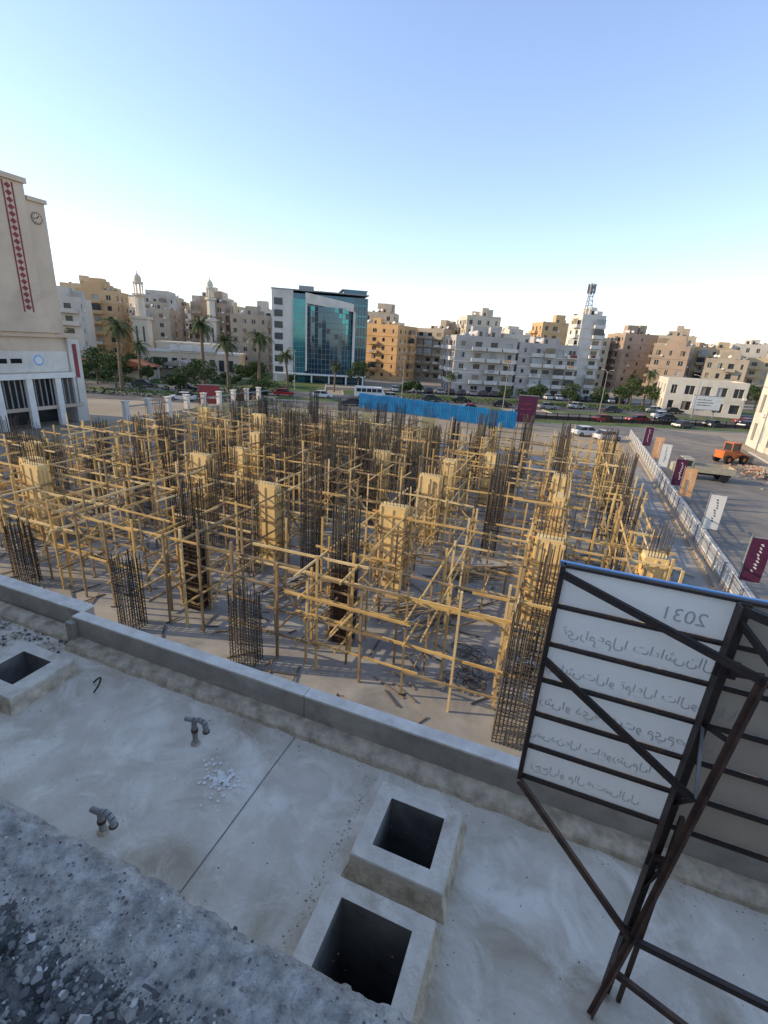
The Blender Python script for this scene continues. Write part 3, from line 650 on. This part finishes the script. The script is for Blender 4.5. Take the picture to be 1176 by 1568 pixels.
for (x,y,wd,mt) in ((-62,118,9,'brick'),(-48,121,7,'shutter'),(-74,112,8,'brick'),(-55,128,12,'pave')):
    b=MB(); b.box(-wd/2,wd/2,-3,3,3.0,3.2,mt); b.prism([(-wd/2-.4,3.21),(wd/2+.4,3.21),(0,4.6)],-3.3,3.3,mt)
    for sx in (-1,1):
        for sy in (-1,1): b.box(sx*(wd/2-.3)-.15,sx*(wd/2-.3)+.15,sy*2.6-.15,sy*2.6+.15,0,2.999,'white')
    b.box(-wd/2+.6,wd/2-.6,-1.5,2.4,0,2.2,W_CLOCK); b.obj("park_pavilion",(x,y,0),D(U(-10,20)))
b=MB(); b.box(-12,12,-5,5,0,6,W_CLOCK); b.box(-12.3,12.3,-5.3,5.3,6,6.5,W_WHITE); b.box(-6,6,-5.8,-5.01,6.5,8,W_WHITE)
for i in range(9): b.box(-11+i*2.5,-9.6+i*2.5,-5.06,-5.002,1.5,4.5,'dglass')
b.obj("exhibition_hall",(-56,142,0),D(8))
b=MB(); h=9.5
for i in range(3):
    a=i*2.094; b.cyl((1.4*math.cos(a),1.4*math.sin(a),0),(.45*math.cos(a),.45*math.sin(a),h),.13,.1,5,'grey')
for j in range(8):
    z0=j*h/8; r0=1.4-.95*j/8; r1=1.4-.95*(j+1)/8
    for i in range(3):
        a=i*2.094; c=(i+1)*2.094; b.cyl((r0*math.cos(a),r0*math.sin(a),z0),(r1*math.cos(c),r1*math.sin(c),z0+h/8),.06,.06,4,'grey'); b.cyl((r0*math.cos(a),r0*math.sin(a),z0),(r0*math.cos(c),r0*math.sin(c),z0),.06,.06,4,'grey')
for i in range(6):
    a=i*1.05; b.box(1.0*math.cos(a)-.18,1.0*math.cos(a)+.18,1.0*math.sin(a)-.18,1.0*math.sin(a)+.18,h-2.8,h-.3,'grey')
b.obj("cell_tower",(56.2,153,22.4))

# ---------------------------------------------------------------- vegetation
def palm_mesh(h,seed):
    random.seed(seed); b=MB(); lx,ly=U(-.5,.5),U(-.5,.5); n=8
    for i in range(n):
        t0,t1=i/n,(i+1)/n; r0=.32-.12*t0; b.cyl((lx*t0*t0,ly*t0*t0,h*t0),(lx*t1*t1,ly*t1*t1,h*t1),r0+.04,.32-.12*t1,8,'bark',False)
    c=Vector((lx,ly,h))
    for i in range(50):
        az=U(0,6.28); el=U(-.8,1.25); L=U(2.5,3.6); p=c.copy(); d=Vector((math.cos(az)*math.cos(el),math.sin(az)*math.cos(el),math.sin(el))); side=Vector((-math.sin(az),math.cos(az),0)); seg=7
        for s in range(seg):
            q=p+d*(L/seg); w=.5*(1-(s/seg)**2)+.1
            for sg in (-1,1):
                for kk in range(2):
                    a=p.lerp(q,kk*.5); e=a+side*sg*w+d*.28-Vector((0,0,.22)); b.poly([a,a+d*.16,e],'palm' if sg*math.cos(az+1)>-.3 else 'leafd')
            b.beam(p,q,.04,.04,'palm'); p=q; d=(d+Vector((0,0,-.26))).normalized()
    return b.mesh("palm_tree")
P=[palm_mesh(11.5,1),palm_mesh(10,2),palm_mesh(12.5,3)]
def leafcloud(b,cx,cy,cz,rx,rz,n,sz):
    for i in range(n):
        d=Vector((random.gauss(0,1),random.gauss(0,1),random.gauss(0,1))).normalized()*(U(.45,1)**.5)
        p=Vector((cx+d.x*rx,cy+d.y*rx,cz+d.z*rz)); a=Vector((U(-1,1),U(-1,1),U(-1,1))).normalized(); c=a.cross(Vector((U(-1,1),U(-1,1),U(-1,1)))).normalized(); s=sz*U(.6,1.3)
        b.poly([p-a*s,p+c*s*.6,p+a*s,p-c*s*.6],'leafl' if rnd()<.4 else 'leafd')
def tree_mesh(h,r,seed):
    random.seed(seed); b=MB(); b.cyl((0,0,0),(0.1,0,h*.45),.22,.15,7,'bark')
    for i in range(7):
        a=U(0,6.28); q=(math.cos(a)*r*.6,math.sin(a)*r*.6,h*U(.55,.9)); b.cyl((.1,0,h*.4),q,.1,.04,5,'bark',False); leafcloud(b,*q,r*U(.4,.6),r*U(.3,.5),170,.22)
    leafcloud(b,0,0,h*.8,r*.6,r*.5,250,.22); return b.mesh("tree")
T=[tree_mesh(5.5,2.6,1),tree_mesh(7,3.2,2),tree_mesh(4,1.8,3)]
random.seed(77)
for (x,y,k,s) in ((-52,93,0,1.05),(-39,101,2,1.05),(-36,107,1,1.0),(-29.5,108,0,1.0),(-58,112,1,.8),(-24,112,1,.8),(-66,100,1,.9),(69,134,0,.75),(66,136,1,.7),(118,150,1,1),(124,146,0,.9),(14,120,1,.55),(-14,118,1,.6)):
    place(P[k],"palm_tree",(x,y,0),U(0,6),(s*1.12,s*1.12,s))
for i in range(34):
    x=U(-78,-24); y=92+U(0,36); k=random.randint(0,2); s=U(.5,1.0); place(T[k],"tree",(x,y,0),U(0,6),(s,s,s*U(.8,1.1)))
for i in range(16):
    x=U(-5,110); s=U(.5,1.0); y=104+.12*(x-30)+U(13,22); place(T[random.randint(0,2)],"tree",(x,y,0),U(0,6),(s,s,s))
for (x,y,s) in ((-9,129,1),(64,131,1.0),(68,128,.8),(72,133,.9),(104,140,1),(110,143,1.1),(98,139,.8),(92,110,.8),(100,118,.9)): place(T[1],"tree",(x,y,0),U(0,6),(s,s,s))
b=MB()
for i in range(30):
    x=-75+i*1.8; leafcloud(b,x,90+.12*x*.3+U(-.2,.2),.6,1.0,.6,60,.2)
for i in range(44): leafcloud(b,-6+i*1.6,113+.12*(i*1.6-36)+U(-.2,.2),.7,.9,.6,55,.2)
for i in range(60): leafcloud(b,U(-75,-25),U(92,125),.5,U(.6,1.4),U(.5,.9),70,.2)
b.obj("hedge")

# ---------------------------------------------------------------- vehicles
def car_mesh(col,seed,suv=False):
    m=mat("car_paint",col,tuple(c*.9 for c in col),1,0.3,spec=0.6); b=MB(); h=1.45 if not suv else 1.75
    b.prism([(-2.2,.35),(2.2,.35),(2.25,.6),(2.1,.82),(1.2,.92),(-1.6,.95),(-2.2,.88),(-2.28,.6)],-.86,.86,m)
    b.prism([(1.15,.921),(.45,h),(-1.1,h),(-1.75,.951)],-.74,.74,'dglass')
    b.prism([(.5,h+.001),(.42,h+.04),(-1.05,h+.04),(-1.15,h+.001)],-.72,.72,m)
    for x in (-.35,): 
        for s in (-1,1): b.box(x-.05,x+.05,s*.745-.01,s*.745+.01,.93,h,m)
    for x in (-1.35,1.4):
        for s in (-1,1): b.cyl((x,s*.7,.33),(x,s*.89,.33),.33,.33,14,'tire'); b.cyl((x,s*.89,.33),(x,s*.9,.33),.18,.18,10,'grey')
    b.box(2.2,2.262,-.75,-.45,.58,.72,'white'); b.box(2.2,2.262,.45,.75,.58,.72,'white'); b.box(-2.29,-2.2,-.75,-.45,.62,.76,'redp'); b.box(-2.29,-2.2,.45,.75,.62,.76,'redp')
    return b.mesh("parked_car")
C=[car_mesh(c,i) for i,c in enumerate([(.02,.02,.022),(.6,.6,.6),(.05,.05,.06),(.35,.02,.02),(.3,.3,.31),(.7,.7,.68),(.03,.05,.1)])]
random.seed(5)
def bl(x,y): c,s=math.cos(BR),math.sin(BR); return (BO[0]+x*c-y*s,BO[1]+x*s+y*c,0.01)
for i in range(22):
    if rnd()<.9: place(random.choice((C[0],C[2],C[0],C[4],C[6],C[1])),"parked_car",bl(-26+i*3.0,28.2),BR+math.pi/2+U(-.05,.05))
for i in range(14):
    place(random.choice(C),"car",bl(-80+i*9.5+U(-4,4),random.choice((5.5,9.5))),BR+U(-.03,.03))
for i in range(9):
    place(random.choice(C),"car",bl(-70+i*14+U(-5,5),random.choice((-5,-9.5))),BR+math.pi+U(-.03,.03))
place(C[3],"car",(41.6,93.5,.01),D(10)); place(C[5],"car",S(3.5,82,.01),D(12)); place(C[1],"car",S(6.5,80,.01),D(20)); place(C[5],"car",(60,107,.01),D(5))
for i in range(4): place(random.choice(C),"parked_car",(76+i*6.5,104+i*2,.01),D(95+U(-6,6)))
for i in range(3): place(random.choice(C),"parked_car",(56+i*8.5,93+i*3+U(-1,1),.01),D(25+U(-4,4)))
b=MB(); b.prism([(-3.4,.4),(3.3,.4),(3.5,.9),(3.1,1.5),(2.6,2.5),(-3.4,2.55)],-1,1,'white'); 
for k in range(5): b.box(-3.1+k*1.15,-2.1+k*1.15,-1.02,-1.001,1.45,2.2,'dglass'); b.box(-3.1+k*1.15,-2.1+k*1.15,1.001,1.02,1.45,2.2,'dglass')
for x in (-2.2,2.3):
    for s in (-1,1): b.cyl((x,s*.8,.42),(x,s*1.03,.42),.42,.42,14,'tire')
b.obj("minibus",bl(-34,9),BR)
b=MB(); b.box(-2.8,1.2,-1,1,.85,1.05,'beigetruck'); b.box(-2.8,1.15,-1,-.93,1.051,1.55,'beigetruck'); b.box(-2.8,1.15,.93,1,1.051,1.55,'beigetruck'); b.box(-2.8,-2.73,-.929,.929,1.051,1.55,'beigetruck')
b.prism([(1.3,.55),(3.0,.55),(3.0,1.35),(2.6,1.45),(2.2,2.15),(1.3,2.2)],-.95,.95,'beigetruck'); b.prism([(2.64,1.46),(2.28,2.06),(2.3,2.1),(2.68,1.48)],-.8,.8,'dglass')
b.box(1.5,2.2,-.97,-.951,1.4,2.0,'dglass'); b.box(1.5,2.2,.951,.97,1.4,2.0,'dglass'); b.box(-2.7,1.3,-.35,.35,.5,.849,'steel')
for x in (-1.9,2.2):
    for s in (-1,1): b.cyl((x,s*.75,.43),(x,s*1.0,.43),.43,.43,14,'tire')
b.obj("flatbed_truck",S(15.0,60,.01),SITE+D(185))
b=MB(); b.box(-2.6,-.3,-.8,.8,.8,1.9,'orange'); b.box(-1.2,.3,-.65,.65,1.901,3.0,'dglass'); b.box(-1.3,.4,-.75,.75,3.0,3.12,'orange')
for x in (-1.2,.3):
    for s in (-1,1): b.beam((x,s*.68,1.9),(x,s*.68,3.0),.1,.1,'orange')
b.box(-.29,1.7,-.5,.5,.7,1.3,'orange')
for s in (-1,1): b.beam((.5,s*.45,1.8),(2.9,s*.45,.9),.15,.25,'orange')
b.prism([(2.8,.15),(3.9,.1),(3.8,.25),(3.0,.35),(2.95,1.2),(2.75,1.2)],-1.25,1.25,'beigetruck')
for x in (-1.7,1.2):
    for s in (-1,1): b.cyl((x,s*.75,.65),(x,s*1.15,.65),.65,.65,16,'tire'); b.cyl((x,s*1.15,.65),(x,s*1.17,.65),.3,.3,10,'orange')
o=b.obj("wheel_loader",S(21.0,73,.01),D(15)); o.scale=(.85,.85,.85)
b=MB()
for i in range(900):
    a=U(0,6.28); r=abs(random.gauss(0,1.6)); stone(b,23.5+r*math.cos(a)*1.4,67+r*math.sin(a)*1.8,max(0.05,.9-r*.3),U(.07,.28),random.choice(('brick','ground','ground','pave')))
b.obj("rubble_heap",site=True)

# ---------------------------------------------------------------- street furniture
def lamp_mesh():
    b=MB(); b.cyl((0,0,0),(0,0,9),.11,.06,8,'grey')
    for s in (-1,1): b.tube([(0,0,8.8),(s*.8,0,9.3),(s*1.8,0,9.45)],.04,6,'grey'); b.box(s*2.1-.35,s*2.1+.35,-.12,.12,9.38,9.5,'grey')
    return b.mesh("street_lamp")
LM=lamp_mesh()
for x in (-95,-72,-50,-28,-6,16,38,60,82,104): place(LM,"street_lamp",bl(x,.5),BR+math.pi/2)
for v in (40,62,84): place(LM,"street_lamp",S(26.8,v,0),SITE)
def board(name,x,y,z0,z1,wd,mt,rz,tm_='white',n=3):
    b=MB(); b.box(-wd/2,wd/2,-.08,.08,z0,z1,mt); b.box(-wd/2-.1,wd/2+.1,-.1,.1,z1,z1+.12,'grey'); b.box(-wd/2-.1,wd/2+.1,-.1,.1,z0-.12,z0,'grey')
    for s in (-.35,.35): b.box(s*wd-.08,s*wd+.08,.11,.25,0,z1,'grey')
    for k in range(n):
        x0=-wd*.34
        while x0<wd*U(.1,.34):
            q=U(.12,.35); zc=z0+(z1-z0)*(.28+.2*k); b.box(x0,x0+q,-.1,-.081,zc,zc+U(.1,.22),tm_); x0+=q+.08
    b.obj(name,(x,y,0),rz)
board("billboard",22.5,80,.9,5.2,3.0,'maroon',D(-10),'redp'); board("drinks_billboard",-31,82,.4,3.4,3.4,'redp',D(15),'white',1)
board("billboard",72,112,2,5,6,'white',D(-10),'leafl')
